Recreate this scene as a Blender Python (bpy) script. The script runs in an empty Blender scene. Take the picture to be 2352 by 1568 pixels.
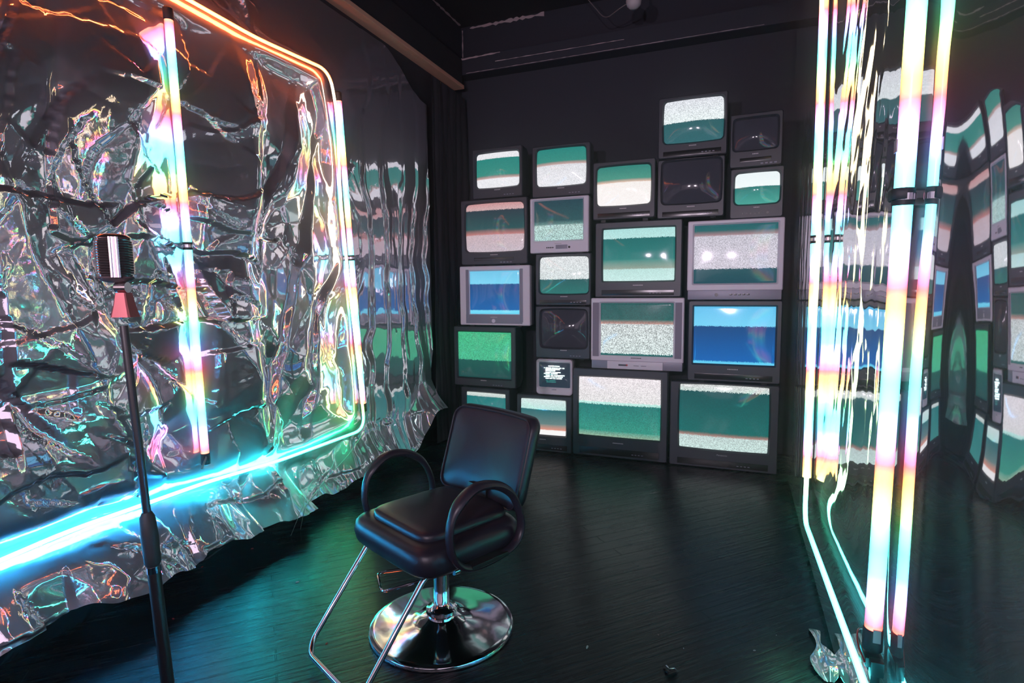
import bpy, bmesh, math, random
import numpy as np
from mathutils import Vector, Matrix, noise as mnoise

# ------------------------------------------------------------------ camera, world, exposure
F_PX, CAM_H = 1300.0, 1.4
YAW, PITCH, ROLL = math.radians(21.6), math.radians(5.1), math.radians(-0.45)
sc = bpy.context.scene
col = sc.collection
RM = (Matrix.Rotation(YAW, 3, 'Z') @ Matrix.Rotation(math.pi/2 - PITCH, 3, 'X') @ Matrix.Rotation(ROLL, 3, 'Z'))
cam_d = bpy.data.cameras.new('camera')
cam_d.sensor_width = 36.0
cam_d.lens = F_PX/2352*36.0
cam_d.clip_start = 0.02
cam = bpy.data.objects.new('camera', cam_d)
cam.matrix_world = Matrix.Translation((0, 0, CAM_H)) @ RM.to_4x4()
col.objects.link(cam)
sc.camera = cam
CO = Vector((0, 0, CAM_H))

w = bpy.data.worlds.new('world'); sc.world = w; w.use_nodes = True
w.node_tree.nodes['Background'].inputs[0].default_value = (0.35, 0.40, 0.6, 1)
w.node_tree.nodes['Background'].inputs[1].default_value = 0.02
sc.cycles.use_light_tree = False
vs = sc.view_settings
vs.view_transform = 'Standard'; vs.look = 'None'; vs.exposure = 0.0; vs.gamma = 1.0; vs.use_curve_mapping = False
cy = sc.cycles
cy.max_bounces = 6; cy.glossy_bounces = 5; cy.diffuse_bounces = 2; cy.transmission_bounces = 1; cy.volume_bounces = 0
cy.caustics_reflective = False; cy.caustics_refractive = False
cy.sample_clamp_indirect = 6.0; cy.blur_glossy = 0.3
cy.use_denoising = True; cy.use_adaptive_sampling = True; cy.adaptive_threshold = .04
# thin haze filling the room
vo = w.node_tree.nodes.new('ShaderNodeVolumeScatter'); vo.inputs['Density'].default_value = .018; vo.inputs['Anisotropy'].default_value = .92
w.node_tree.links.new(vo.outputs[0], w.node_tree.nodes['World Output'].inputs['Volume'])

def area(name, loc, rot, size, energy, color):
    l = bpy.data.lights.new(name, 'AREA'); l.energy = energy; l.color = color; l.shape = 'RECTANGLE'
    l.size, l.size_y = size
    o = bpy.data.objects.new(name, l); o.location = loc; o.rotation_euler = rot; col.objects.link(o); return o
def spot(name, loc, target, energy, color, r=.02):
    l = bpy.data.lights.new(name, 'SPOT'); l.energy = energy; l.color = color; l.shadow_soft_size = r
    l.spot_size = math.radians(62); l.spot_blend = 1.0
    o = bpy.data.objects.new(name, l); o.location = loc
    o.rotation_euler = (Vector(target)-Vector(loc)).to_track_quat('-Z', 'Y').to_euler(); col.objects.link(o); return o
LAMP_A, LAMP_B = (-1.05, -1.55, 1.95), (-0.15, -1.60, 1.95)  # two unseen pinkish lamps, added behind the camera to light the televisions
spot('added_lamp_beam', (LAMP_A[0], LAMP_A[1]+.05, LAMP_A[2]), (-1.15, 4.6, 1.75), 210, (1.0, .80, .98))
spot('added_lamp_beam', (LAMP_B[0], LAMP_B[1]+.05, LAMP_B[2]), (-.95, 4.6, 1.75), 210, (1.0, .80, .98))

# ------------------------------------------------------------------ geometry of the place
X_L, X_R, Y_B, Y_F, Z_C = -2.58, 0.42, 5.22, -2.2, 3.97
def ray(px, py): return RM @ Vector(((px-1176)/F_PX, -(py-784)/F_PX, -1))
def on_x(px, py, x): d = ray(px, py); return CO + d*(x/d.x)
def on_y(px, py, y): d = ray(px, py); return CO + d*(y/d.y)
def on_z(px, py, z): d = ray(px, py); return CO + d*((z-CAM_H)/d.z)

# ------------------------------------------------------------------ helpers
def s2l(c):
    out = []
    for v in c[:3]:
        v /= 255.0
        out.append(v/12.92 if v <= .04045 else ((v+.055)/1.055)**2.4)
    return out
def hsv(h, s, v):
    import colorsys
    return colorsys.hsv_to_rgb((h/360.0) % 1.0, s, v)

def mat(name, color, rough=.5, metal=0., spec=.5, coat=0.):
    m = bpy.data.materials.new(name); m.use_nodes = True
    b = m.node_tree.nodes['Principled BSDF']
    b.inputs['Base Color'].default_value = (*color, 1)
    b.inputs['Roughness'].default_value = rough
    b.inputs['Metallic'].default_value = metal
    b.inputs['Specular IOR Level'].default_value = spec
    b.inputs['Coat Weight'].default_value = coat
    return m
def add_bump(m, scale, strength, dist=.002, detail=4, stretch=None, mix_rough=None):
    nt = m.node_tree; b = nt.nodes['Principled BSDF']
    tc = nt.nodes.new('ShaderNodeTexCoord'); mp = nt.nodes.new('ShaderNodeMapping')
    if stretch: mp.inputs['Scale'].default_value = stretch
    n = nt.nodes.new('ShaderNodeTexNoise'); n.inputs['Scale'].default_value = scale; n.inputs['Detail'].default_value = detail
    bp = nt.nodes.new('ShaderNodeBump'); bp.inputs['Strength'].default_value = strength; bp.inputs['Distance'].default_value = dist
    L = nt.links.new
    L(tc.outputs['Object'], mp.inputs['Vector']); L(mp.outputs[0], n.inputs['Vector']); L(n.outputs['Fac'], bp.inputs['Height']); L(bp.outputs[0], b.inputs['Normal'])
    if mix_rough:
        mr = nt.nodes.new('ShaderNodeMapRange'); mr.inputs['To Min'].default_value, mr.inputs['To Max'].default_value = mix_rough
        L(n.outputs['Fac'], mr.inputs['Value']); L(mr.outputs[0], b.inputs['Roughness'])
    return m
def emis(name, color, strength):
    m = bpy.data.materials.new(name); m.use_nodes = True; nt = m.node_tree
    b = nt.nodes['Principled BSDF']
    b.inputs['Base Color'].default_value = (.02, .02, .02, 1)
    b.inputs['Emission Color'].default_value = (*color, 1); b.inputs['Emission Strength'].default_value = strength
    return m

def tag(o, label=None, cat=None, group=None, kind=None):
    if label: o['label'] = label
    if cat: o['category'] = cat
    if group: o['group'] = group
    if kind: o['kind'] = kind
    return o
def empty(name, loc, rz=0.0):
    o = bpy.data.objects.new(name, None); o.location = loc; o.rotation_euler = (0, 0, rz); o.empty_display_size = .1
    col.objects.link(o); return o
def link_mesh(name, me, m, parent=None, smooth=True, auto=None):
    if m is not None: me.materials.append(m)
    for p in me.polygons: p.use_smooth = smooth
    if auto is not None:
        try: me.set_sharp_from_angle(angle=math.radians(auto))
        except Exception: pass
    o = bpy.data.objects.new(name, me); col.objects.link(o)
    if parent is not None: o.parent = parent
    return o

class MB:
    def __init__(s): s.v = []; s.f = []
    def add(s, vs_, fs):
        k = len(s.v); s.v += [tuple(v) for v in vs_]; s.f += [tuple(i+k for i in f) for f in fs]; return s
    def box(s, x0, x1, y0, y1, z0, z1, bev=0.0):
        bm = bmesh.new(); bmesh.ops.create_cube(bm, size=1)
        for v in bm.verts: v.co = Vector(((x0+x1)/2+v.co.x*(x1-x0), (y0+y1)/2+v.co.y*(y1-y0), (z0+z1)/2+v.co.z*(z1-z0)))
        if bev: bmesh.ops.bevel(bm, geom=bm.edges[:], offset=bev, segments=2, affect='EDGES', profile=.7)
        bm.verts.index_update()
        s.add([v.co for v in bm.verts], [[v.index for v in f.verts] for f in bm.faces]); bm.free(); return s
    def loft(s, loops, cap0=True, cap1=True):
        n = len(loops[0]); vs_ = [p for l in loops for p in l]; fs = []
        for a in range(len(loops)-1):
            for i in range(n):
                j = (i+1) % n; fs.append((a*n+i, a*n+j, (a+1)*n+j, (a+1)*n+i))
        if cap0: fs.append(tuple(reversed(range(n))))
        if cap1: fs.append(tuple((len(loops)-1)*n+i for i in range(n)))
        return s.add(vs_, fs)
    def lathe(s, prof, n=32, c=(0, 0, 0), axis='Z'):
        loops = []
        for r, z in prof:
            l = []
            for i in range(n):
                a = 2*math.pi*i/n; p = (r*math.cos(a), r*math.sin(a), z)
                if axis == 'X': p = (p[2], p[0], p[1])
                if axis == 'Y': p = (p[1], p[2], p[0])
                l.append((p[0]+c[0], p[1]+c[1], p[2]+c[2]))
            loops.append(l)
        return s.loft(loops)
    def sweep(s, pts, r, n=12, closed=False, flat=None, up=None):
        pts = [Vector(p) for p in pts]; m = len(pts); loops = []
        rr = r if isinstance(r, (list, tuple)) else [r]*m
        prev = None
        for i, p in enumerate(pts):
            if closed: t = (pts[(i+1) % m]-pts[i-1]).normalized()
            else: t = (pts[min(i+1, m-1)]-pts[max(i-1, 0)]).normalized()
            if prev is None:
                u = Vector(up) if up else (Vector((0, 0, 1)) if abs(t.z) < .9 else Vector((1, 0, 0)))
            else: u = prev
            nrm = (u - t*u.dot(t)).normalized(); prev = nrm
            b = t.cross(nrm)
            fl = flat or (1, 1)
            loops.append([p + nrm*math.cos(2*math.pi*k/n)*rr[i]*fl[0] + b*math.sin(2*math.pi*k/n)*rr[i]*fl[1] for k in range(n)])
        if closed: loops.append(loops[0]); return s.loft(loops, False, False)
        return s.loft(loops)
    def mesh(s, name):
        me = bpy.data.meshes.new(name); me.from_pydata(s.v, [], s.f); me.update()
        bm = bmesh.new(); bm.from_mesh(me); bmesh.ops.remove_doubles(bm, verts=bm.verts, dist=1e-6)
        bmesh.ops.recalc_face_normals(bm, faces=bm.faces); bm.to_mesh(me); bm.free(); return me
    def build(s, name, m, parent=None, smooth=True, auto=35):
        return link_mesh(name, s.mesh(name), m, parent, smooth, auto if smooth else None)

def bez(pts, radius=.05, n=6):
    """polyline with rounded corners"""
    pts = [Vector(p) for p in pts]; out = [pts[0]]
    for i in range(1, len(pts)-1):
        a, b, c = pts[i-1], pts[i], pts[i+1]
        r = min(radius, (a-b).length*.45, (c-b).length*.45)
        p0 = b+(a-b).normalized()*r; p1 = b+(c-b).normalized()*r
        for k in range(n+1):
            t = k/n; out.append(p0*(1-t)**2+b*2*t*(1-t)+p1*t*t)
    out.append(pts[-1]); return out
def resample(pts, step):
    pts = [Vector(p) for p in pts]; out = [pts[0]]; acc = 0
    for a, b in zip(pts, pts[1:]):
        L = (b-a).length; k = max(1, int(round(L/step)))
        for i in range(1, k+1): out.append(a.lerp(b, i/k))
    return out

# ------------------------------------------------------------------ materials
M = {}
M['wall'] = add_bump(mat('matte_black_paint', (.026, .027, .042), .75), 18, .35, .004)
M['ceiling'] = add_bump(mat('black_ceiling_paint', (.024, .023, .032), .8), 9, .4, .004)
M['chip'] = add_bump(mat('pale_chipped_plaster', (.55, .42, .45), .8), 60, .5, .003)
M['black_plastic'] = add_bump(mat('charcoal_tv_plastic', (.036, .038, .054), .42), 240, .12, .0006)
M['black_gloss'] = mat('dark_gloss_plastic', (.012, .012, .015), .2)
M['silver'] = add_bump(mat('silver_tv_plastic', (.82, .76, .88), .40, 0), 300, .06, .0004)
M['silver_dark'] = mat('grey_tv_plastic', (.26, .25, .33), .4, .1)
M['grille'] = mat('grey_speaker_cloth', (.30, .27, .36), .8)
M['mark'] = mat('pale_brand_lettering', (.6, .55, .6), .4)
M['mark_dark'] = mat('dark_brand_lettering', (.06, .06, .09), .4)
M['red'] = mat('red_plastic', (.55, .03, .04), .4)
M['vinyl'] = add_bump(mat('black_vinyl_upholstery', (.018, .016, .026), .36, 0, .35), 160, .25, .001)
M['chrome'] = mat('polished_chrome', (.78, .76, .80), .07, 1.0)
M['chrome_base'] = add_bump(mat('worn_polished_steel', (.62, .62, .66), .09, 1.0), 3.0, .12, .02)
M['black_rubber'] = mat('black_rubber', (.012, .012, .014), .6)
M['black_metal'] = mat('black_powder_coated_steel', (.012, .011, .013), .35)
M['mic'] = mat('nickel_microphone_shell', (.80, .66, .66), .2, 1.0)
M['mic_dark'] = mat('dark_microphone_cloth', (.05, .03, .035), .7)
M['tape'] = mat('pale_paper_tape', (.55, .45, .48), .7)
M['red_cable'] = mat('red_cable_jacket', (.5, .02, .03), .5)
M['white'] = mat('white_enamel', (.6, .52, .56), .5)

def foil_mat(name, colr, rough, fine_scale, fine_strength, haze_lobe=0):
    m = mat(name, colr, rough, 1.0); nt = m.node_tree; L = nt.links.new; b = nt.nodes['Principled BSDF']
    tc = nt.nodes.new('ShaderNodeTexCoord')
    v = nt.nodes.new('ShaderNodeTexVoronoi'); v.feature = 'DISTANCE_TO_EDGE'; v.inputs['Scale'].default_value = fine_scale
    n = nt.nodes.new('ShaderNodeTexNoise'); n.inputs['Scale'].default_value = fine_scale*1.3; n.inputs['Detail'].default_value = 5
    mx = nt.nodes.new('ShaderNodeMix'); mx.data_type = 'FLOAT'; mx.inputs[0].default_value = .6
    bp = nt.nodes.new('ShaderNodeBump'); bp.inputs['Strength'].default_value = fine_strength; bp.inputs['Distance'].default_value = .006
    L(tc.outputs['Object'], v.inputs['Vector']); L(tc.outputs['Object'], n.inputs['Vector'])
    L(v.outputs['Distance'], mx.inputs[2]); L(n.outputs['Fac'], mx.inputs[3]); L(mx.outputs[0], bp.inputs['Height']); L(bp.outputs[0], b.inputs['Normal'])
    if haze_lobe:
        g = nt.nodes.new('ShaderNodeBsdfGlossy'); g.inputs['Color'].default_value = (*colr, 1); g.inputs['Roughness'].default_value = .55; L(bp.outputs[0], g.inputs['Normal'])
        ms = nt.nodes.new('ShaderNodeMixShader'); ms.inputs[0].default_value = haze_lobe
        L(b.outputs[0], ms.inputs[1]); L(g.outputs[0], ms.inputs[2]); L(ms.outputs[0], nt.nodes['Material Output'].inputs['Surface'])
    return m
M['foil'] = foil_mat('silver_mylar_foil', (.90, .85, .93), .04, 14, .14, .30)
M['foil_r'] = foil_mat('silver_mylar_foil_smooth', (.82, .82, .86), .03, 9, .02, .08)
M['curtain'] = foil_mat('black_plastic_sheet', (.05, .048, .06), .22, 10, .2)
M['curtain'].node_tree.nodes['Principled BSDF'].inputs['Metallic'].default_value = 0.0

def floor_mat():
    m = mat('black_stained_floor_boards', (.012, .013, .016), .35, 0, .32); nt = m.node_tree; L = nt.links.new; b = nt.nodes['Principled BSDF']
    tc = nt.nodes.new('ShaderNodeTexCoord'); mp = nt.nodes.new('ShaderNodeMapping'); mp.inputs['Rotation'].default_value = (0, 0, math.radians(-45.6))
    L(tc.outputs['Object'], mp.inputs['Vector'])
    br = nt.nodes.new('ShaderNodeTexBrick'); br.inputs['Scale'].default_value = 1.0
    br.inputs['Brick Width'].default_value = 1.7; br.inputs['Row Height'].default_value = .083; br.inputs['Mortar Size'].default_value = .0035
    br.inputs['Mortar Smooth'].default_value = .4; br.inputs['Bias'].default_value = 0.0
    br.inputs['Color1'].default_value = (.3, .3, .3, 1); br.inputs['Color2'].default_value = (.8, .8, .8, 1); br.inputs['Mortar'].default_value = (0, 0, 0, 1)
    L(mp.outputs[0], br.inputs['Vector'])
    mg = nt.nodes.new('ShaderNodeMapping'); mg.inputs['Scale'].default_value = (1.6, 26, 1); L(mp.outputs[0], mg.inputs['Vector'])
    n = nt.nodes.new('ShaderNodeTexNoise'); n.inputs['Scale'].default_value = 2.2; n.inputs['Detail'].default_value = 7; n.inputs['Roughness'].default_value = .62
    L(mg.outputs[0], n.inputs['Vector'])
    n2 = nt.nodes.new('ShaderNodeTexNoise'); n2.inputs['Scale'].default_value = 2.6; n2.inputs['Detail'].default_value = 5; L(mp.outputs[0], n2.inputs['Vector'])
    bp1 = nt.nodes.new('ShaderNodeBump'); bp1.inputs['Strength'].default_value = .9; bp1.inputs['Distance'].default_value = .008
    L(br.outputs['Fac'], bp1.inputs['Height']); bp1.invert = True
    bp2 = nt.nodes.new('ShaderNodeBump'); bp2.inputs['Strength'].default_value = .6; bp2.inputs['Distance'].default_value = .005
    L(n.outputs['Fac'], bp2.inputs['Height']); L(bp1.outputs[0], bp2.inputs['Normal']); L(bp2.outputs[0], b.inputs['Normal'])
    mu = nt.nodes.new('ShaderNodeMath'); mu.operation = 'MULTIPLY'; L(n.outputs['Fac'], mu.inputs[0]); L(n2.outputs['Fac'], mu.inputs[1])
    mr = nt.nodes.new('ShaderNodeMapRange'); mr.inputs['From Min'].default_value = .12; mr.inputs['From Max'].default_value = .42
    mr.inputs['To Min'].default_value = .17; mr.inputs['To Max'].default_value = .38; L(mu.outputs[0], mr.inputs['Value']); L(mr.outputs[0], b.inputs['Roughness'])
    cr = nt.nodes.new('ShaderNodeValToRGB'); cr.color_ramp.elements[0].position = .35; cr.color_ramp.elements[0].color = (.004, .005, .008, 1)
    cr.color_ramp.elements[1].position = .75; cr.color_ramp.elements[1].color = (.018, .021, .028, 1)
    L(n.outputs['Fac'], cr.inputs['Fac']); L(cr.outputs['Color'], b.inputs['Base Color'])
    return m
M['floor'] = floor_mat()

def lit_mat(name, strength, edge, whiten):
    """diffuser tube: brightest and palest looking through its middle, deeper in colour at its rim"""
    m = bpy.data.materials.new(name); m.use_nodes = True; nt = m.node_tree; L = nt.links.new
    b = nt.nodes['Principled BSDF']; b.inputs['Base Color'].default_value = (.3, .3, .3, 1); b.inputs['Roughness'].default_value = .3
    at = nt.nodes.new('ShaderNodeAttribute'); at.attribute_name = 'hue'
    lw = nt.nodes.new('ShaderNodeLayerWeight'); lw.inputs['Blend'].default_value = .5
    pw = nt.nodes.new('ShaderNodeMath'); pw.operation = 'POWER'; pw.inputs[1].default_value = 1.5; L(lw.outputs['Facing'], pw.inputs[0])
    inv = nt.nodes.new('ShaderNodeMath'); inv.operation = 'SUBTRACT'; inv.inputs[0].default_value = 1.0; L(pw.outputs[0], inv.inputs[1])
    wh = nt.nodes.new('ShaderNodeMath'); wh.operation = 'MULTIPLY'; wh.inputs[1].default_value = whiten; L(inv.outputs[0], wh.inputs[0])
    mx = nt.nodes.new('ShaderNodeMix'); mx.data_type = 'RGBA'; mx.inputs[7].default_value = (1, 1, 1, 1)
    L(wh.outputs[0], mx.inputs[0]); L(at.outputs['Color'], mx.inputs[6]); L(mx.outputs[2], b.inputs['Emission Color'])
    st = nt.nodes.new('ShaderNodeMapRange'); st.inputs['To Min'].default_value = strength*edge; st.inputs['To Max'].default_value = strength
    L(inv.outputs[0], st.inputs['Value']); L(st.outputs[0], b.inputs['Emission Strength'])
    return m
M['tube'] = lit_mat('lit_tube_diffuser', 5.5, .45, .055)
M['rope'] = lit_mat('lit_neon_rope', 20.0, .3, .03)
def hue_attr(o, fn):
    me = o.data; a = me.color_attributes.new('hue', 'FLOAT_COLOR', 'POINT')
    for i, v in enumerate(me.vertices): a.data[i].color = (*fn(v.co), 1)

# ------------------------------------------------------------------ room shell
def struct(name, mb, m, smooth=False): 
    o = mb.build(name, m, None, smooth); o['kind'] = 'structure'; return o
T = .12
struct('floor', MB().box(X_L-T, X_R+T, Y_F-T, Y_B+T, -.1, 0), M['floor'])
struct('ceiling', MB().box(X_L-T, X_R+T, Y_F-T, Y_B+T, Z_C, Z_C+.1), M['ceiling'])
struct('wall_left', MB().box(X_L-T, X_L, Y_F-T, Y_B+T, 0, Z_C), M['wall'])
oy0, oy1, oz0, oz1 = -1.95, .62, .85, 2.40
struct('wall_right', MB().box(X_R, X_R+T, oy1, Y_B+T, 0, Z_C).box(X_R, X_R+T, Y_F-T, oy0, 0, Z_C).box(X_R, X_R+T, oy0, oy1, 0, oz0).box(X_R, X_R+T, oy0, oy1, oz1, Z_C), M['wall'])
M['fill_glow2'] = emis('side_fill_glow', (1.0, .78, .98), 1.5)  # added out of frame: pinkish glow for the left foil to reflect
w2 = struct('added_light_panel_2', MB().box(X_R+.03, X_R+.07, oy0, oy1, oz0, oz0+.04).box(X_R+.03, X_R+.07, oy0, oy1, oz1-.04, oz1).box(X_R+.03, X_R+.07, oy0, oy0+.04, oz0+.04, oz1-.04).box(X_R+.03, X_R+.07, oy1-.04, oy1, oz0+.04, oz1-.04), M['wall'])
MB().box(X_R+.045, X_R+.055, oy0+.04, oy1-.04, oz0+.04, oz1-.04).build('fill_glow', M['fill_glow2'], w2, False)
struct('wall_back', MB().box(X_L, X_R, Y_B, Y_B+T, 0, Z_C), M['wall'])
# rear wall with an added glowing panel, an unseen pinkish fill behind the camera
wx0, wx1, wz0, wz1 = -2.45, .25, 1.0, 2.45
struct('wall_front', MB().box(X_L, wx0, Y_F-T, Y_F, 0, Z_C).box(wx1, X_R, Y_F-T, Y_F, 0, Z_C).box(wx0, wx1, Y_F-T, Y_F, 0, wz0).box(wx0, wx1, Y_F-T, Y_F, wz1, Z_C), M['wall'])
wf = struct('added_light_panel_1', MB().box(wx0, wx1, Y_F-.09, Y_F-.05, wz0, wz0+.05).box(wx0, wx1, Y_F-.09, Y_F-.05, wz1-.05, wz1).box(wx0, wx0+.05, Y_F-.09, Y_F-.05, wz0+.05, wz1-.05).box(wx1-.05, wx1, Y_F-.09, Y_F-.05, wz0+.05, wz1-.05), M['wall'])
M['fill_glow'] = emis('rear_fill_glow', (1.0, .80, .95), .7)
MB().box(wx0+.05, wx1-.05, Y_F-.075, Y_F-.065, wz0+.05, wz1-.05).build('fill_glow', M['fill_glow'], wf, False)
# soffit along the back wall, dropped ledge along the left wall
struct('trim_1', MB().box(X_L+.002, X_R-.002, Y_B-.16, Y_B, 3.46, 3.62, .006), M['wall'])
struct('trim_2', MB().box(X_L, X_L+.11, Y_F+.01, Y_B-.17, 3.325, 3.358, .004), add_bump(mat('timber_orange_glow_tint', (.92, .50, .36), .7), 20, .6, .006))  # orange glow of the neon rope put into the ledge's colour
struct('trim_3', MB().box(X_L, X_L+.09, Y_F+.01, Y_B-.17, 3.36, 3.60, .006), M['ceiling'])
def ragged(p0, p1, wdt, seed, thick=.004, nrm=(0, -1, 0)):
    """a broken pale line of chipped plaster lying on a surface"""
    random.seed(seed); p0 = Vector(p0); p1 = Vector(p1); d = (p1-p0); L_ = d.length; d.normalize(); nrm = Vector(nrm); s = d.cross(nrm).normalized()
    mb = MB(); n = max(6, int(L_/.03)); top = []; bot = []
    for i in range(n+1):
        c = p0+d*L_*i/n; a = wdt*random.uniform(.15, 1.0); top.append(c+s*a*.5); bot.append(c-s*a*random.uniform(.2, .7))
    vs_ = top+bot+[p+nrm*thick for p in top]+[p+nrm*thick for p in bot]; m_ = n+1; fs = []
    for i in range(n):
        fs += [(2*m_+i, 2*m_+i+1, 3*m_+i+1, 3*m_+i), (i, m_+i, m_+i+1, i+1), (i, i+1, 2*m_+i+1, 2*m_+i), (m_+i, 3*m_+i, 3*m_+i+1, m_+i+1)]
    return mb.add(vs_, fs)
tr = [((X_L+.02, 4.0, Z_C-.002), (X_L+.02, 5.16, Z_C-.002), .03, (0, 0, -1)),
      ((X_L+.10, Y_B-.004, Z_C-.02), (-1.72, Y_B-.004, Z_C-.02), .045, (0, -1, 0)),
      ((X_L+.02, Y_B-.004, 3.64), (X_L+.02, Y_B-.004, Z_C-.03), .012, (0, -1, 0)),
      ((X_L+.02, Y_B-.162, 3.60), (-2.10, Y_B-.162, 3.61), .02, (0, -1, 0)),
      ((-2.15, Y_B-.162, 3.535), (-.95, Y_B-.162, 3.535), .008, (0, -1, 0)),
      ((-2.45, Y_B-.162, 3.468), (.15, Y_B-.162, 3.468), .006, (0, -1, 0))]
for i, (a, b_, w_, nn) in enumerate(tr):
    o = ragged(a, b_, w_, 30+i, .003, nn).build('trim_%d' % (4+i), M['chip'], None, False); o['kind'] = 'structure'
struct('baseboard_left', MB().box(X_L, X_L+.018, Y_F, Y_B-.01, 0, .14, .003), M['black_gloss'])
struct('baseboard_right', MB().box(X_R-.012, X_R, Y_F, Y_B-.01, 0, .10, .003), M['black_gloss'])

# ------------------------------------------------------------------ crumpled foil
def vnoise(x, y, seed):
    """smooth value noise, numpy"""
    xi = np.floor(x).astype(np.int64); yi = np.floor(y).astype(np.int64); xf = x-xi; yf = y-yi
    def h(a, b):
        k = (a*374761393 + b*668265263 + seed*2147483647) & 0xffffffff
        k = ((k ^ (k >> 13))*1274126177) & 0xffffffff
        return ((k ^ (k >> 16)) & 0xffff)/65535.0
    u = xf*xf*xf*(xf*(xf*6-15)+10); v = yf*yf*yf*(yf*(yf*6-15)+10)
    return (h(xi, yi)*(1-u)+h(xi+1, yi)*u)*(1-v)+(h(xi, yi+1)*(1-u)+h(xi+1, yi+1)*u)*v - .5
def hsh(a, b, seed, ch):
    k = (a*374761393 + b*668265263 + (seed*7919+ch*104729)*2654435761) & 0xffffffff
    k = ((k ^ (k >> 13))*1274126177) & 0xffffffff; k = ((k ^ (k >> 15))*2246822519) & 0xffffffff
    return ((k ^ (k >> 16)) & 0xffff)/65535.0
def facets(x, y, seed, slope, curv):
    """upper envelope of tilted patches in unit cells: curved facets meeting at sharp creases"""
    xi = np.floor(x).astype(np.int64); yi = np.floor(y).astype(np.int64); best = np.full(x.shape, -1e9)
    for a in (-2, -1, 0, 1, 2):
        for b in (-2, -1, 0, 1, 2):
            cx, cy_ = xi+a, yi+b
            px = cx+hsh(cx, cy_, seed, 0); py = cy_+hsh(cx, cy_, seed, 1)
            gx = (hsh(cx, cy_, seed, 2)-.5)*2*slope; gy = (hsh(cx, cy_, seed, 3)-.5)*2*slope
            dx = x-px; dy = y-py
            best = np.maximum(best, (hsh(cx, cy_, seed, 4)-.5)*slope*.5+gx*dx+gy*dy-curv*(dx*dx+dy*dy))
    return best
def sm(a, b, t):
    t = np.clip((t-a)/(b-a), 0, 1); return t*t*(3-2*t)
def sheet_mesh(name, U, V, P, thick=0.0006):
    """grid of points -> mesh; P is (nu,nv,3)"""
    nu, nv = P.shape[:2]; me = bpy.data.meshes.new(name)
    idx = np.arange(nu*nv).reshape(nu, nv)
    q = np.stack([idx[:-1, :-1], idx[1:, :-1], idx[1:, 1:], idx[:-1, 1:]], -1).reshape(-1, 4)
    me.vertices.add(nu*nv); me.vertices.foreach_set('co', P.reshape(-1).astype(np.float32))
    me.loops.add(q.size); me.loops.foreach_set('vertex_index', q.reshape(-1).astype(np.int32))
    me.polygons.add(len(q)); me.polygons.foreach_set('loop_start', np.arange(0, q.size, 4, dtype=np.int32))
    me.update(calc_edges=True); me.validate(); return me

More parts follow.
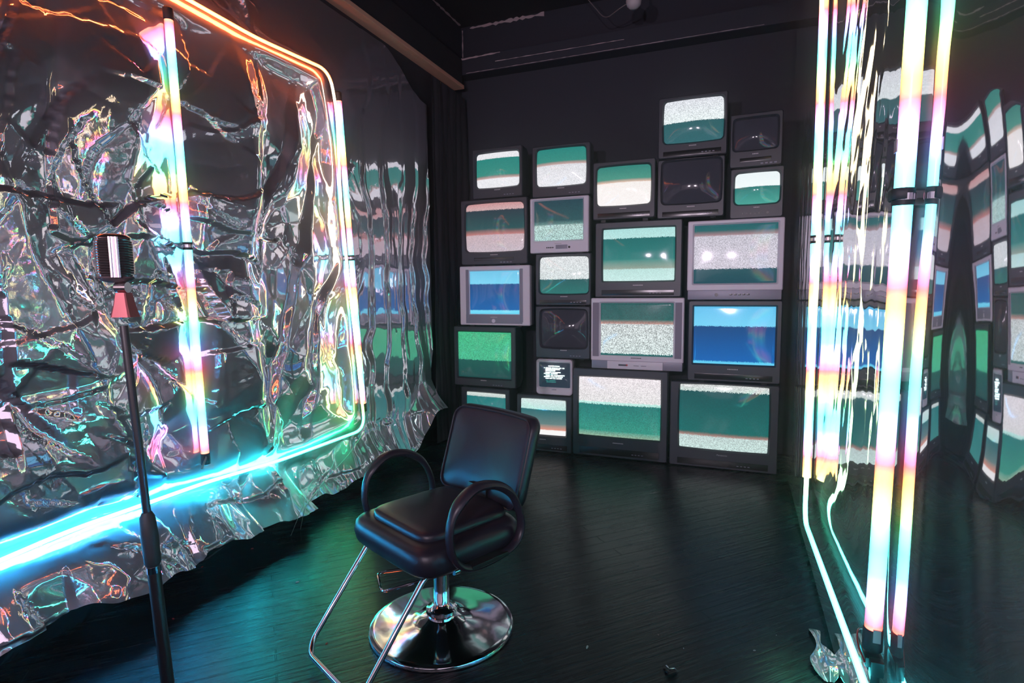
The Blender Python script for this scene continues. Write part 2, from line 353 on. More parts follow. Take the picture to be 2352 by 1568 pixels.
def seg_dist(Y, Z, pts):
    d = np.full(Y.shape, 9.0)
    for (ay, az), (by, bz) in zip(pts, pts[1:]):
        vy, vz = by-ay, bz-az; t = np.clip(((Y-ay)*vy+(Z-az)*vz)/(vy*vy+vz*vz), 0, 1)
        d = np.minimum(d, np.hypot(Y-ay-t*vy, Z-az-t*vz))
    return d
def saw(t, k=.82):
    """falls slowly for a fraction k of each period, then climbs back"""
    f = t-np.floor(t); return np.where(f < k, .5-f/k, -.5+(f-k)/(1-k))
PIN_L = [[(1.94, 2.64), (1.98, .60)], [(3.10, 2.64), (3.27, .60)], [(-1.2, 2.72), (3.0, 2.76), (3.12, 2.4), (3.27, .50), (2.72, .445), (2.21, .46), (1.83, .455), (1.49, .47), (1.17, .455), (1.0, .455), (-1.2, .455)]]
def left_foil():
    ys = np.arange(-1.9, 4.42, .0115)
    ss = np.arange(0.0, 1.0001, 1/290.)
    Y, S = np.meshgrid(ys, ss, indexing='ij')
    wob = vnoise(Y*2.3, Y*0+3.1, 5)
    hem = .155+.09*wob+.05*vnoise(Y*9, Y*0, 8)+.22*sm(3.9, 4.3, Y)
    top = 3.27-.10*(vnoise(Y*1.7, Y*0, 9)+.5)-.25*sm(3.75, 4.35, Y)
    Z = hem+(top-hem)*S
    yw = Y+.22*vnoise(Y*1.9, Z*1.7, 11)+.05*vnoise(Y*6, Z*6, 12); zw = Z+.22*vnoise(Y*1.9, Z*1.9, 13)+.05*vnoise(Y*6, Z*6, 14)
    near = 1-sm(2.40, 2.62, Y+.25*(vnoise(Y*0, Z*1.4, 21)))
    far = sm(3.28, 3.5, Y); mid = np.clip(1-near-far, 0, 1)
    low = 1-sm(2.1, 2.75, Z+.3*vnoise(Y*1.5, Z, 22))
    yv = Y+.42*vnoise(Y*1.15+3, Z*1.15, 15)+.06*vnoise(Y*4, Z*4, 16); zv = Z+.40*vnoise(Y*1.2, Z*1.2, 17)+.06*vnoise(Y*4, Z*4, 18)
    big = -.09*saw((yv+.35*zv)/.55+.05, .62)+.30*facets(yv/.40, zv/.37, 3, .40, .08)-.20*facets((yv+.7*zv)/.33, (zv-.5*yv)/.30, 6, .34, .06)+.13*facets(yv/.21, zv/.19, 7, .42, .06)-.06*facets((yv-.5*zv)/.13, (zv+.5*yv)/.15, 8, .36, .06)+.018*facets(yv/.06, zv/.055, 9, .26, .08)
    crum = .20*facets(yw/.26, zw/.28, 31, .30, .12)-.15*facets((yw+.4*zw)/.20, (zw-.4*yw)/.22, 32, .30, .12)+.06*facets(yw/.10, zw/.11, 33, .30, .14)+.04*saw((yw-.3*zw)/.33)
    soft = .022*vnoise(yw*2.2, zw*1.8, 41)+.006*vnoise(yw*6, zw*5, 42)+.0022*vnoise(yw*15, zw*13, 43)
    ple = .05*facets((yw+.05*zw)/.16, zw/1.1, 51, .34, .3)+.018*facets(yw/.07, zw/.5, 52, .3, .25)+.012*facets(yw/.12, zw/.13, 53, .3, .25)+.03*saw(yw/.22)
    soft2 = .020*vnoise(yw*1.5, zw*1.2, 44)+.05*facets(yw/.5, zw/.7, 45, .14, .06)+.004*vnoise(yw*8, zw*6, 46)
    X = near*(big*(.42+.58*low)+soft2*(1-low))+mid*(crum*low+soft*(1-low)*1.2)+far*(ple*(.25+.75*low))
    X = X-np.mean(X)
    X = X*.85; X = np.where(X > 0, .15*np.tanh(X/.15), .115*np.tanh(X/.115))
    fl = np.clip((.25-(Z-hem))/.25, 0, 1); fl2 = fl*fl
    X = X*(1-.5*fl)+fl2*(.07+.05*vnoise(Y*3.2, Z*2, 71))+.15*fl*facets(Y/.26, Z/.19, 72, .55, .1)-.08*fl*facets((Y+.4*Z)/.16, (Z-.3*Y)/.13, 73, .5, .1)
    d = np.minimum(np.minimum(seg_dist(Y, Z, PIN_L[0]), seg_dist(Y, Z, PIN_L[1])), np.maximum(seg_dist(Y, Z, PIN_L[2])-.012, 0))
    w_ = np.exp(-(d/.065)**2)
    cap = .15-.148*w_+.10*fl*(1-w_)
    X = X*(1-.92*w_)
    X = np.where(X > cap-.01, cap-.01+.01*np.tanh((X-cap+.01)/.01), X)
    X = np.maximum(X, -.112)
    P = np.stack([-2.458+X, Y, Z], -1)
    me = sheet_mesh('foil_curtain', ys, ss, P)
    o = link_mesh('foil_curtain', me, M['foil'], None, True)
    tag(o, 'crumpled silver mylar foil sheet hanging down the left wall behind the microphone', 'foil sheet')
    return o
left_foil()

def right_foil():
    ys = np.arange(.68, 5.0, .0095); zs = np.linspace(.03, 3.4, 300)
    Y, Z = np.meshgrid(ys, zs, indexing='ij')
    yw = Y+.07*vnoise(Y*3, Z*2, 111); zw = Z+.10*vnoise(Y*3, Z*2, 112)
    nearest = 1-sm(1.0, 1.36, Y); near = (1-sm(1.75, 1.95, Y))*(1-nearest); far = sm(3.1, 3.5, Y); mid = np.clip(1-near-far-nearest, 0, 1)
    hi = sm(.40, .85, Z)
    n0 = .10*facets(yw/.20, zw/.30, 103, .30, .10)+.012*vnoise(yw*2.6, zw*3.4, 104)
    n1 = .012*vnoise(yw*1.2, zw*3.2, 105)+.003*vnoise(yw*5, zw*7, 106)
    m1 = .024*facets(yw/.22, zw/.30, 113, .26, .12)+.010*facets((yw+.25*zw)/.10, zw/.26, 114, .26, .2)+.003*facets(yw/.08, zw/.10, 115, .2, .2)
    fb = .0030*vnoise(yw*9, zw*.7, 121)+.0008*vnoise(yw*34, zw*1.6, 122)+.004*vnoise(yw*2, zw*.6, 123)+.0005*vnoise(yw*20, zw*14, 124)
    X = nearest*n0*(.25+.75*hi)+near*n1*(.3+.7*hi)+mid*m1*(.2+.8*hi)+far*fb
    X = X-np.mean(X); X = .030*np.tanh(X/.030)+.030
    d = np.minimum(seg_dist(Y, Z, [(1.46, 3.0), (1.46, .50)])-.05, seg_dist(Y, Z, [(2.88, 3.0), (2.9, .50), (1.4, .44)]))
    w_ = np.exp(-(np.maximum(d, 0)/.13)**2)
    X = X*(1-.80*w_)+n1*w_*.35
    P = np.stack([np.maximum(.350+X, .3485), Y, Z], -1)
    me = sheet_mesh('foil_curtain', ys, zs, P)
    o = link_mesh('foil_curtain', me, M['foil_r'], None, True)
    tag(o, 'smooth mirror-like silver mylar sheet on the right wall reflecting the televisions', 'foil sheet')
right_foil()

def black_sheet():
    ys = np.arange(4.45, 5.17, .008); zs = np.linspace(0.02, 3.26, 150)
    Y, Z = np.meshgrid(ys, zs, indexing='ij')
    X = .05*facets((Y+.03*Z)/.11, Z/1.6, 201, .55, .5)+.014*facets(Y/.05, Z/.7, 202, .5, .4)+.01*vnoise(Y*5, Z*5, 7)
    X = X-np.mean(X); X = .06*np.tanh(X/.06)
    P = np.stack([-2.50+X-.0*Z, Y, Z], -1)
    o = link_mesh('plastic_curtain', sheet_mesh('plastic_curtain', ys, zs, P), M['curtain'], None, True)
    tag(o, 'black pleated plastic sheet hanging in the corner left of the televisions', 'curtain')
black_sheet()

def scrap_strip(name, pts, wdt, seed, label, m='foil'):
    """a crumpled loose strip of foil lying on the floor"""
    pts = resample(pts, .02); n = len(pts); k = 9; rng = random.Random(seed)
    U_ = np.arange(n)[:, None]*np.ones((1, k)); V_ = np.ones((n, 1))*np.linspace(-1, 1, k)[None, :]
    H_ = .035*(facets(U_*.11, V_*1.2, seed, .7, .5)+.9*facets(U_*.3, V_*2, seed+1, .5, .4))
    H_ = H_-H_.min()
    P = np.zeros((n, k, 3))
    for i, p in enumerate(pts):
        t = (pts[min(i+1, n-1)]-pts[max(i-1, 0)]).normalized(); s = Vector((t.y, -t.x, 0))
        ww = wdt*math.sin(math.pi*(i+.6)/(n+.2))**.45*(.7+.5*math.sin(i*.37+seed))
        for j in range(k):
            q = p+s*ww*(j/(k-1)-.5); P[i, j] = (q.x, q.y, p.z+H_[i, j]*min(1, 6*i/n, 6*(n-1-i)/n+.1)+.003)
    o = link_mesh(name, sheet_mesh(name, None, None, P), M[m], None, True)
    tag(o, label, 'foil scrap'); return o
scrap_strip('foil_scrap', [on_z(x, y, 0.0)+Vector((.04, 0, 0)) for x, y in [(250, 1384), (340, 1340), (430, 1295), (520, 1250), (600, 1210), (680, 1182)]], .05, 5,
            'long twisted strip of silver foil on the floor along the left wall')
scrap_strip('foil_scrap', [on_z(x, y, 0.0) for x, y in [(1868, 1446), (1886, 1500), (1905, 1568)]], .10, 9,
            'crumpled blue-reflecting foil scrap on the floor under the right wall tubes')
scrap_strip('foil_scrap', [on_z(x, y, 0.0) for x, y in [(1524, 1532), (1538, 1545), (1554, 1540)]], .02, 12,
            'small pale folded foil scrap alone on the bare floor at lower right')

# ------------------------------------------------------------------ rainbow tubes
def pix_hue(d):  # d metres from the joint, period .4
    t = ((abs(d)-.195)/.40) % 1.0
    st = [(0, (1, .05, .05)), (.10, (1, .28, .05)), (.22, (1, .80, .14)), (.36, (.16, 1, .22)), (.52, (.06, .85, .75)), (.68, (.10, .45, 1)), (.80, (.35, .30, 1)), (.92, (1, .14, .45)), (1.0, (1, .05, .05))]
    for (a, ca_), (b, cb_) in zip(st, st[1:]):
        if t <= b: u = (t-a)/(b-a); return tuple(ca_[k]*(1-u)+cb_[k]*u for k in range(3))
    return st[0][1]
def tube_fixture(p_joint, axis, label, strap=False, n_up=1.0, n_dn=1.0):
    root = empty('light_tube', p_joint-axis*(n_dn+.07)); tag(root, label, 'light tube', 'rainbow light tubes strapped upright to the foil walls')
    off = axis*(n_dn+.07); R_ = .0185
    def seg(a, b, r, n=20, step=None):
        pts = [axis*a+off, axis*b+off]
        if step: pts = resample(pts, step)
        return MB().sweep(pts, r, n)
    for a, b in ((.018, n_up), (-n_dn, -.018)):
        o = seg(a, b, R_, 20, .01).build('diffuser', M['tube'], root)
        hue_attr(o, lambda co: pix_hue((co-off).dot(axis)))
    seg(-.018, .018, R_+.003).build('joint_collar', M['black_rubber'], root)
    MB().sweep([axis*-.007+off, axis*.007+off], R_+.005, 20).build('clamp_ring', M['chrome'], root)
    MB().sweep([axis*(n_up)+off, axis*(n_up+.004)+off, axis*(n_up+.05)+off, axis*(n_up+.058)+off], [R_+.001, R_+.003, R_+.003, R_-.004], 20).build('end_cap', M['black_rubber'], root)
    MB().sweep([axis*(-n_dn-.06)+off, axis*(-n_dn-.055)+off, axis*(-n_dn-.004)+off, axis*(-n_dn)+off], [R_-.005, R_+.003, R_+.003, R_+.001], 20).build('end_cap', M['black_rubber'], root)
    return root, off
Zv = Vector((0, 0, 1))
def fit_axis(pj, pb):
    d = pj-pb; L_ = d.length; return d.normalized(), L_
x1 = -2.425
pj, pb = on_x(431, 565, x1), on_x(471, 1040, x1); ax, L1 = fit_axis(pj, pb)
t1, off1 = tube_fixture(pj, ax, 'rainbow light tube on the crumpled foil just right of the microphone', n_up=L1*1.0, n_dn=L1)
pj2, pb2 = on_x(807, 592, x1), on_x(834, 926, x1); ax2, L2 = fit_axis(pj2, pb2)
t2, off2 = tube_fixture(pj2, ax2, 'rainbow light tube beside the orange neon rope corner on the left foil', n_up=L2*.99, n_dn=L2)
xr = .326
pj3, pb3 = on_x(2075, 452, xr), on_x(2006, 1440, xr); ax3, L3 = fit_axis(pj3, pb3)
t3, off3 = tube_fixture(pj3, ax3, 'nearest and thickest-looking rainbow tube at the right edge of the room', n_up=L3, n_dn=L3)
pj4, pb4 = on_x(1873, 550, xr), on_x(1853, 1095, xr); ax4, L4 = fit_axis(pj4, pb4)
t4, off4 = tube_fixture(pj4, ax4, 'narrow rainbow tube on the right foil between televisions and the nearest tube', n_up=L4, n_dn=L4)
print('TUBES', L1, L2, L3, L4, pj, pj2, pj3, pj4)
# strap, stickers and tape on the tubes
MB().sweep(bez([(0, -.03, 0), (-.024, -.026, 0), (-.024, .026, 0), (.012, .03, 0)], .02)[0:], .009, 8, flat=(1.3, .35), up=(0, 0, 1)).build('strap', M['black_rubber'], t3).location = off3+Vector((0, 0, .004))
MB().box(-.0215, -.019, -.012, .010, -.013, .013, .0008).build('sticker', M['tape'], t3).location = off3+ax3*.105
MB().box(-.004, .012, -.022, -.019, -.016, .016, .0008).build('tape_piece', M['tape'], t3).location = off3-ax3*(L3+.012)
# clamp at the foot of the nearest tube
ft = off3-ax3*(L3+.075)
b = MB().box(-.019, .019, -.034, .034, -.012, .012, .004).box(-.012, .016, -.055, -.032, -.02, .016, .004).box(-.004, .018, .018, .046, -.05, .0, .004); b.build('foot_clamp', M['black_metal'], t3).location = ft
MB().sweep(bez([(-.02, -.035, .0), (-.03, .01, .022), (-.02, .06, .03), (.0, .10, .01)], .03), .0022, 6).build('red_wire', M['red_cable'], t3).location = ft
MB().sweep([(.010, .0, 0), (.010, .0, -.40)], .010, 12).build('stand_pole', M['black_metal'], t3).location = ft
p = MB(); base_z = -(pj3-ax3*(1.0*L3+.07)+ft).z
# tape tail on the left tube
MB().sweep([(.02, -.01, 0), (.028, -.03, -.02), (.03, -.05, -.05)], .010, 6, flat=(.9, .12)).build('tape_piece', M['tape'], t1).location = off1-ax*(L1+.015)
# ------------------------------------------------------------------ neon ropes
def rope(pts, hue_fn, label, r=.0092, name='neon_rope'):
    pts = resample(pts, .012)
    o = MB().sweep(pts, r, 10, up=(1, 0, 0)).build(name, M['rope'])
    hue_attr(o, hue_fn); tag(o, label, 'neon rope', 'colour-shifting neon ropes'); return o
xl = -2.398
xw = -2.426
top_c = on_x(757, 163, xw); bot_c = on_x(838, 985, xl); near_b = on_x(-60, 1313, xw); near_t = on_x(300, -75, xw)
mids = [on_x(x, y, xw) for x, y in [(640, 1058), (480, 1105), (320, 1162), (160, 1218)]]
vmid = [on_x(x, y, xl) for x, y in [(774, 260), (782, 460), (800, 640), (822, 830)]]
pl = [Vector((xw, -1.0, near_t.z)), near_t]+[on_x(590, 88, xw), top_c]+vmid+[bot_c]+mids+[near_b, Vector((xw, -1.0, near_b.z))]
pl = bez(pl, .11, 7)
zt, zb, yc = top_c.z, bot_c.z, bot_c.y
def hue_left(co):
    if co.z > zt-.07: return (1.1, .16, .022)
    if co.z > zb+.10:
        t = (zt-.07-co.z)/(zt-zb-.17)
        h = 20+26*min(1, t*1.3)+70*max(0, (t-.8)/.2)
        return hsv(h, .62+.3*max(0, (t-.8)/.2), .24+.4*max(0, (t-.8)/.2))
    t = (yc-co.y)
    h = 132+(214-132)*min(1, max(0, t)/1.5)**.8
    k = 1.2+2.2*min(1, max(0, t)/1.2); return tuple(c*k for c in hsv(h, .985, 1.0))
rope(pl, hue_left, 'orange, yellow, green and blue neon rope running around the left foil wall')
xs = .303
rb = on_x(1848, 1195, xs)
pr = [on_x(1888, -60, xs), on_x(1887, 200, xs), on_x(1880, 560, xs), on_x(1857, 1000, xs), rb, on_x(1985, 1568, xs)]
pr = [Vector((xs, pr[0].y, 3.0))]+pr+[Vector((xs, .55, pr[-1].z+.01))]
pr = bez(pr, .10, 7)
def hue_right(co):
    if co.z > rb.z+.12:
        t = max(0, min(1, (2.2-co.z)/(2.2-rb.z-.12)))
        return hsv(38+95*t*t, .60, .16+.5*max(0, (t-.8)/.2))
    t = max(0, (rb.y-co.y)); return hsv(150+38*min(1, t/1.0), .95, 1.0)
rope(pr, hue_right, 'yellow to cyan neon rope running down the right wall and along its foot')

# ------------------------------------------------------------------ televisions
def rr(wd, ht, y, r, cx=0.0, cz=0.0, bulge=0.0, n=6, m=7):
    """rounded rectangle loop (x,z) at depth y, sides optionally bowed outwards"""
    pts = []; x, z = wd/2, ht/2; r = min(r, x*.9, z*.9)
    corners = [(x-r, z-r, 0), (-x+r, z-r, 90), (-x+r, -z+r, 180), (x-r, -z+r, 270)]
    for ci, (ax_, az, a0) in enumerate(corners):
        arc = [(ax_+r*math.cos(math.radians(a0+90*k/n)), az+r*math.sin(math.radians(a0+90*k/n))) for k in range(n+1)]
        pts += arc
        nx = corners[(ci+1) % 4]; a1 = nx[2]; q = (nx[0]+r*math.cos(math.radians(a1)), nx[1]+r*math.sin(math.radians(a1)))
        for k in range(1, m): pts.append((arc[-1][0]+(q[0]-arc[-1][0])*k/m, arc[-1][1]+(q[1]-arc[-1][1])*k/m))
    out = []
    for px, pz in pts:
        bx = bulge*wd*(1-(pz/z)**2)*(abs(px)/x)**6*(1 if px > 0 else -1) if bulge else 0
        bz = bulge*wd*(1-(px/x)**2)*(abs(pz)/z)**6*(1 if pz > 0 else -1) if bulge else 0
        out.append((px+bx+cx, y, pz+bz+cz))
    return out

_screen_cache = {}
def screen_mat(bands, grain=150, refl=.35):
    m = bpy.data.materials.new('crt_screen_picture'); m.use_nodes = True; nt = m.node_tree; L = nt.links.new; b = nt.nodes['Principled BSDF']
    b.inputs['Base Color'].default_value = (.055, .052, .070, 1); b.inputs['Roughness'].default_value = .07; b.inputs['Specular IOR Level'].default_value = refl
    uv = nt.nodes.new('ShaderNodeUVMap'); uv.uv_map = 'UVMap'
    sx = nt.nodes.new('ShaderNodeSeparateXYZ'); L(uv.outputs[0], sx.inputs[0])
    sn = nt.nodes.new('ShaderNodeVectorMath'); sn.operation = 'SNAP'; sn.inputs[1].default_value = (1/grain, 1/(grain*.78), 1)
    L(uv.outputs[0], sn.inputs[0])
    wn = nt.nodes.new('ShaderNodeTexWhiteNoise'); wn.noise_dimensions = '3D'; ad = nt.nodes.new('ShaderNodeVectorMath'); ad.operation = 'ADD'
    ad.inputs[1].default_value = (random.random()*9, random.random()*9, random.random()*9); L(sn.outputs[0], ad.inputs[0]); L(ad.outputs[0], wn.inputs['Vector'])
    # coarser soft noise ripples the band edge very slightly
    n2 = nt.nodes.new('ShaderNodeMath'); n2.operation = 'MULTIPLY_ADD'; n2.inputs[1].default_value = .022; L(wn.outputs['Value'], n2.inputs[0]); L(sx.outputs['Y'], n2.inputs[2])
    cr = nt.nodes.new('ShaderNodeValToRGB'); r = cr.color_ramp; els = []
    for k, (t, c, a) in enumerate(bands):
        els.append((1-t, c, a))
    els.sort(key=lambda e: e[0])
    while len(r.elements) > 1: r.elements.remove(r.elements[0])
    r.elements[0].position = els[0][0]; r.elements[0].color = (*s2l(els[0][1]), els[0][2])
    for t, c, a in els[1:]:
        e = r.elements.new(min(1, max(0, t))); e.color = (*s2l(c), a)
    L(n2.outputs[0], cr.inputs['Fac'])
    sb = nt.nodes.new('ShaderNodeMath'); sb.operation = 'SUBTRACT'; sb.inputs[1].default_value = .5; L(wn.outputs['Value'], sb.inputs[0])
    ml = nt.nodes.new('ShaderNodeMath'); ml.operation = 'MULTIPLY_ADD'; ml.inputs[2].default_value = 1.0
    L(sb.outputs[0], ml.inputs[0]); L(cr.outputs['Alpha'], ml.inputs[1])
    L(cr.outputs['Color'], b.inputs['Emission Color']); L(ml.outputs[0], b.inputs['Emission Strength'])
    return m
Wt, Pk, Te, Dt, Gr = (238, 238, 242), (205, 165, 160), (25, 132, 122), (12, 84, 86), (120, 160, 150)
def hard(seq):
    """seq of (v0, v1, colour, colour2, amp) -> stops"""
    out = []
    for v0, v1, c, c2, a in seq: out += [(v0+.004, c, a), (v1-.004, c2, a)]
    return out
OFF = [(0, (16, 17, 24), 0.25), (1, (16, 17, 24), 0.25)]
TVS = {}
def tv(key, out, scr, style, bands, label, y=4.60, yaw=0.0, grain=150, base_px=0, depth=.42, bulge=.012, round_=.06, extra=None, mark='mark', mark_t=None, markw=.13):
    x0, y0, x1, y1 = out; cx, cyp = (x0+x1)/2, (y0+y1)/2
    Pc = on_y(cx, cyp, y); a = math.radians(yaw); U_ = Vector((math.cos(a), -math.sin(a), 0)); N_ = Vector((-math.sin(a), -math.cos(a), 0))
    def hit(px, py):
        d = ray(px, py); t = (Pc-CO).dot(N_)/d.dot(N_); p = CO+d*t; return (p-Pc).dot(U_), p.z
    l, r_ = hit(x0, cyp)[0], hit(x1, cyp)[0]; zt_, zb_ = hit(cx, y0)[1], hit(cx, y1)[1]
    sx0, sy0, sx1, sy1 = scr; scx, scy = (sx0+sx1)/2, (sy0+sy1)/2
    sl, sr = hit(sx0, scy)[0], hit(sx1, scy)[0]; st, sb_ = hit(scx, sy0)[1], hit(scx, sy1)[1]
    zbase = hit(cx, y1+base_px)[1] if base_px else zb_
    W_ = r_-l; cxw = (l+r_)/2
    root = empty('television', Pc+U_*cxw+Vector((0, 0, zbase-Pc.z)), -a)
    tag(root, label, 'television', 'televisions stacked against the back wall')
    # local frame: x right, +y away from the viewer, z up, origin bottom centre of the front
    H_ = zt_-zbase; zf = zb_-zbase; scx_ = (sl+sr)/2-cxw; sw = sr-sl; sh = st-sb_; scz = (st+sb_)/2-zbase
    fz = (zf+H_)/2; fh = H_-zf
    body = M['silver'] if style.startswith('silver') or style == 'small' else M['black_plastic']
    case = M['silver_dark'] if style.startswith('silver') or style == 'small' else M['black_plastic']
    rnd = .012 if style != 'small' else .03
    bw = .004
    fr = MB()
    lo = [rr(W_, fh, .05, rnd, 0, fz), rr(W_, fh, .008, rnd, 0, fz), rr(W_-.012, fh-.012, 0, rnd, 0, fz)]
    edge = .012
    lo += [rr(sw+2*edge, sh+2*edge, .0, round_*sw+edge*.6, scx_, scz, bulge), rr(sw, sh, .016, round_*sw, scx_, scz, bulge), rr(sw, sh, .03, round_*sw, scx_, scz, bulge)]
    fr.loft(lo, False, False).build('bezel', body, root, True, 25)
    # cabinet behind
    dep = depth
    cb = MB(); lo = [rr(W_-.004, fh-.004, .045, rnd, 0, fz), rr(W_-.006, fh-.006, .12, rnd, 0, fz), rr(W_*.80, fh*.86, dep*.72, .03, 0, fz-fh*.03), rr(W_*.52, fh*.6, dep, .03, 0, fz-fh*.08)]
    cb.loft(lo).build('cabinet', case, root, True, 30)
    # picture tube
    mb = MB(); rings = []
    for s_ in (1.0, .93, .84, .72, .6, .48, .36, .24, .12, .02):
        lp_ = rr(sw*s_, sh*s_, 0, round_*sw*s_, scx_, scz, bulge)
        rings.append([(x, .018-(.010+bulge*2.2)*max(0, 1-((x-scx_)/(sw/2*(1+2*bulge)))**2)*max(0, 1-((z-scz)/(sh/2*(1+2.6*bulge)))**2), z) for x, _, z in lp_])
    mb.loft([rr(sw, sh, .024, round_*sw, scx_, scz, bulge)]+rings, False, True)
    me = mb.mesh('screen'); uvl = me.uv_layers.new(name='UVMap')
    for lp in me.loops:
        co = me.vertices[lp.vertex_index].co
        uvl.data[lp.index].uv = ((co.x-scx_)/(sw*(1+2*bulge))+.5, (co.z-scz)/(sh*(1+2*bulge))+.5)
    link_mesh('screen', me, screen_mat(bands, grain), root, True)
    # lower panel details
    pz = (scz-sh/2)/2+zf/2; room = scz-sh/2-zf
    mk = MB(); mw = markw*sw; mz = scz-sh/2-max(.016, room*.28)
    if mark_t is None:
        rng = random.Random(key); xx = -mw/2
        while xx < mw/2:
            ww = rng.uniform(.006, .010); mk.box(scx_+xx, scx_+xx+ww, -.002, .001, mz-.0035, mz+.0035); xx += ww+.0025
        mk.build('brand_mark', M[mark], root, False)
    else:
        cu = bpy.data.curves.new('brand_mark', 'FONT'); cu.body = mark_t; cu.size = .017; cu.align_x = 'CENTER'; cu.extrude = .0006
        cu.materials.append(M[mark]); to = bpy.data.objects.new('brand_mark', cu); to.parent = root; to.location = (scx_, -.0015, mz-.005); to.rotation_euler = (math.pi/2, 0, 0); to.scale = (1.15, 1, 1); col.objects.link(to)
        bpy.context.view_layer.update(); tm = bpy.data.meshes.new_from_object(to.evaluated_get(bpy.context.evaluated_depsgraph_get()))
        bpy.data.objects.remove(to); tm.materials.clear()
        to = link_mesh('brand_mark', tm, M[mark], root, False); to.location = (scx_, -.0015, mz-.005); to.rotation_euler = (math.pi/2, 0, 0); to.scale = (1.15, 1, 1)
    if style == 'vcr':   # cassette slot under the screen
        MB().box(-W_*.30, W_*.30, -.004, .004, zf+room*.30, zf+room*.52, .002).build('cassette_slot', M['black_gloss'], root)
        for k in range(4): MB().box(W_*.10+k*.03, W_*.10+k*.03+.018, -.005, .002, zf+room*.12, zf+room*.19, .001).build('button', M['silver_dark'], root)
    if style == 'dark':
        for k in range(4): MB().box(W_*.14+k*.026, W_*.14+k*.026+.015, -.004, .002, zf+room*.22, zf+room*.22+.006, .001).build('button', M['silver_dark'], root)
        if room > .10:
            MB().box(-W_*.42, W_*.42, -.003, .002, zf+room*.12, zf+room*.44, .002).build('control_flap', M['black_gloss'], root)
    if style == 'knobs':
        for k in range(5): MB().lathe([(.006, -.004), (.006, .002)], 12, (-W_*.25+k*.028, 0, zf+room*.32), 'Y').build('button', M['black_gloss'], root)
        MB().lathe([(.010, -.006), (.010, .002)], 16, (W_*.22, 0, zf+room*.32), 'Y').build('knob', M['black_gloss'], root)
    if style == 'silver_combo':
        MB().box(-W_*.05, W_*.15, -.002, .001, zf+room*.30, zf+room*.62, .001).build('cassette_slot', M['silver_dark'], root)
        for k in range(4): MB().lathe([(.006, -.004), (.006, .002)], 12, (-W_*.20+k*.017, 0, zf+room*.42), 'Y').build('button', M['black_gloss'], root)
        MB().lathe([(.009, -.005), (.009, .002)], 16, (W_*.18, 0, zf+room*.42), 'Y').build('knob', M['black_gloss'], root)
    if style == 'silver_tower':   # darker strips each side of the screen, round power button
        for s_ in (-1, 1):
            MB().box(s_*W_*.385-.014, s_*W_*.385+.014, -.003, .002, zf+.03, H_-.03, .002).build('speaker_strip', M['silver_dark'], root)
        MB().box(sl-cxw-.035, sr-cxw+.035, -.0015, .001, zf+room*.15, zf+room*.95, .0005).build('lower_panel', M['silver_dark'], root)
        MB().box(-W_*.36, W_*.36, -.006, .002, zf+.004, zf+room*.16, .002).build('base_lip', M['silver'], root)
        MB().lathe([(.017, -.008), (.019, -.003), (.019, .002)], 24, (scx_, 0, zf+room*.40), 'Y').build('power_button', M['silver'], root)
    if style == 'silver_speakers':
        for s_ in (-1, 1):
            MB().box(s_*(W_/2-.042)-.026, s_*(W_/2-.042)+.026, -.002, .002, scz-sh/2-.01, scz+sh/2+.005, .001).build('speaker_grille', M['grille'], root)
    if base_px:
        bh = zf
        MB().box(-W_*.49, W_*.49, .002, .25, 0.0, bh+.004, .006).build('base_panel', M['silver_dark'], root)
        if style == 'silver_speakers':
            MB().box(-W_*.31, W_*.29, -.010, .004, .002, bh+.002, .003).build('control_flap', M['silver'], root)
            MB().box(-W_*.185, -.10*W_, -.012, -.008, bh*.5-.004, bh*.5+.010, .001).build('label_plate', M['mark_dark'], root)
            MB().box(-.10*W_, -.085*W_, -.0125, -.008, bh*.5-.004, bh*.5+.011, .001).build('badge', M['red'], root)
            for q in (-.02, .06): MB().box(q*W_, (q+.055)*W_, -.0112, -.008, bh*.5-.002, bh*.5+.003).build('button', M['silver_dark'], root)
        else:
            MB().lathe([(.013, -.004), (.013, .003)], 20, (-W_*.18, 0, bh*.55), 'Y').build('headphone_jack', M['black_gloss'], root)
            for k in range(5): MB().box(-W_*.04+k*.03, -W_*.04+k*.03+.02, -.003, .003, bh*.5, bh*.5+.010, .001).build('button', M['black_gloss'], root)
    TVS[key] = dict(root=root, z0=zbase, z1=zt_, W=W_, case=case, N=N_, x=root.location.x, scx=scx_, scz=scz, sw=sw, sh=sh)
    return root
def feet(key, under):
    d = TVS[key]; g = d['z0']-(max(TVS[k]['z1'] for k in under) if under else 0.0)
    print('GAP', key, round(g, 4), 'x', round(d['x'], 2), 'w', round(d['W'], 3), 'z', round(d['z0'], 3), round(d['z1'], 3), 'scr', round(d['sw'], 3), round(d['sh'], 3))
    if g > .001:
        for sx_ in (-1, 1):
            for yy in (.05, .24):
                MB().box(sx_*d['W']*.34-.02, sx_*d['W']*.34+.02, yy-.02, yy+.02, -g, .012, .002).build('foot', M['black_rubber'], d['root'])
        
tv('A', (1085, 338, 1199, 454), (1094, 350, 1190, 428), 'dark', hard([(0, .16, Wt, Wt, .5), (.16, .66, Te, (45, 140, 125), .35), (.66, .74, (110, 130, 120), Pk, .4), (.74, 1, Wt, Wt, .4)]), 'dark television topmost of the left column, teal picture with white static bands', yaw=2)
tv('B', (1222, 331, 1356, 450), (1233, 340, 1344, 424), 'dark', hard([(0, .36, Te, (45, 140, 125), .35), (.36, .44, (120, 140, 130), Pk, .4), (.44, 1, (225, 225, 230), Wt, .6)]), 'dark television standing on the small silver television, static in its lower half')
tv('C', (1362, 368, 1505, 502), (1372, 381, 1493, 469), 'dark', hard([(0, .34, (40, 130, 118), (70, 150, 130), .3), (.34, .42, (120, 150, 135), (225, 190, 170), .3), (.42, 1, (250, 244, 240), (255, 250, 248), .25)]), 'dark television above the wide black one, bright white lower half')
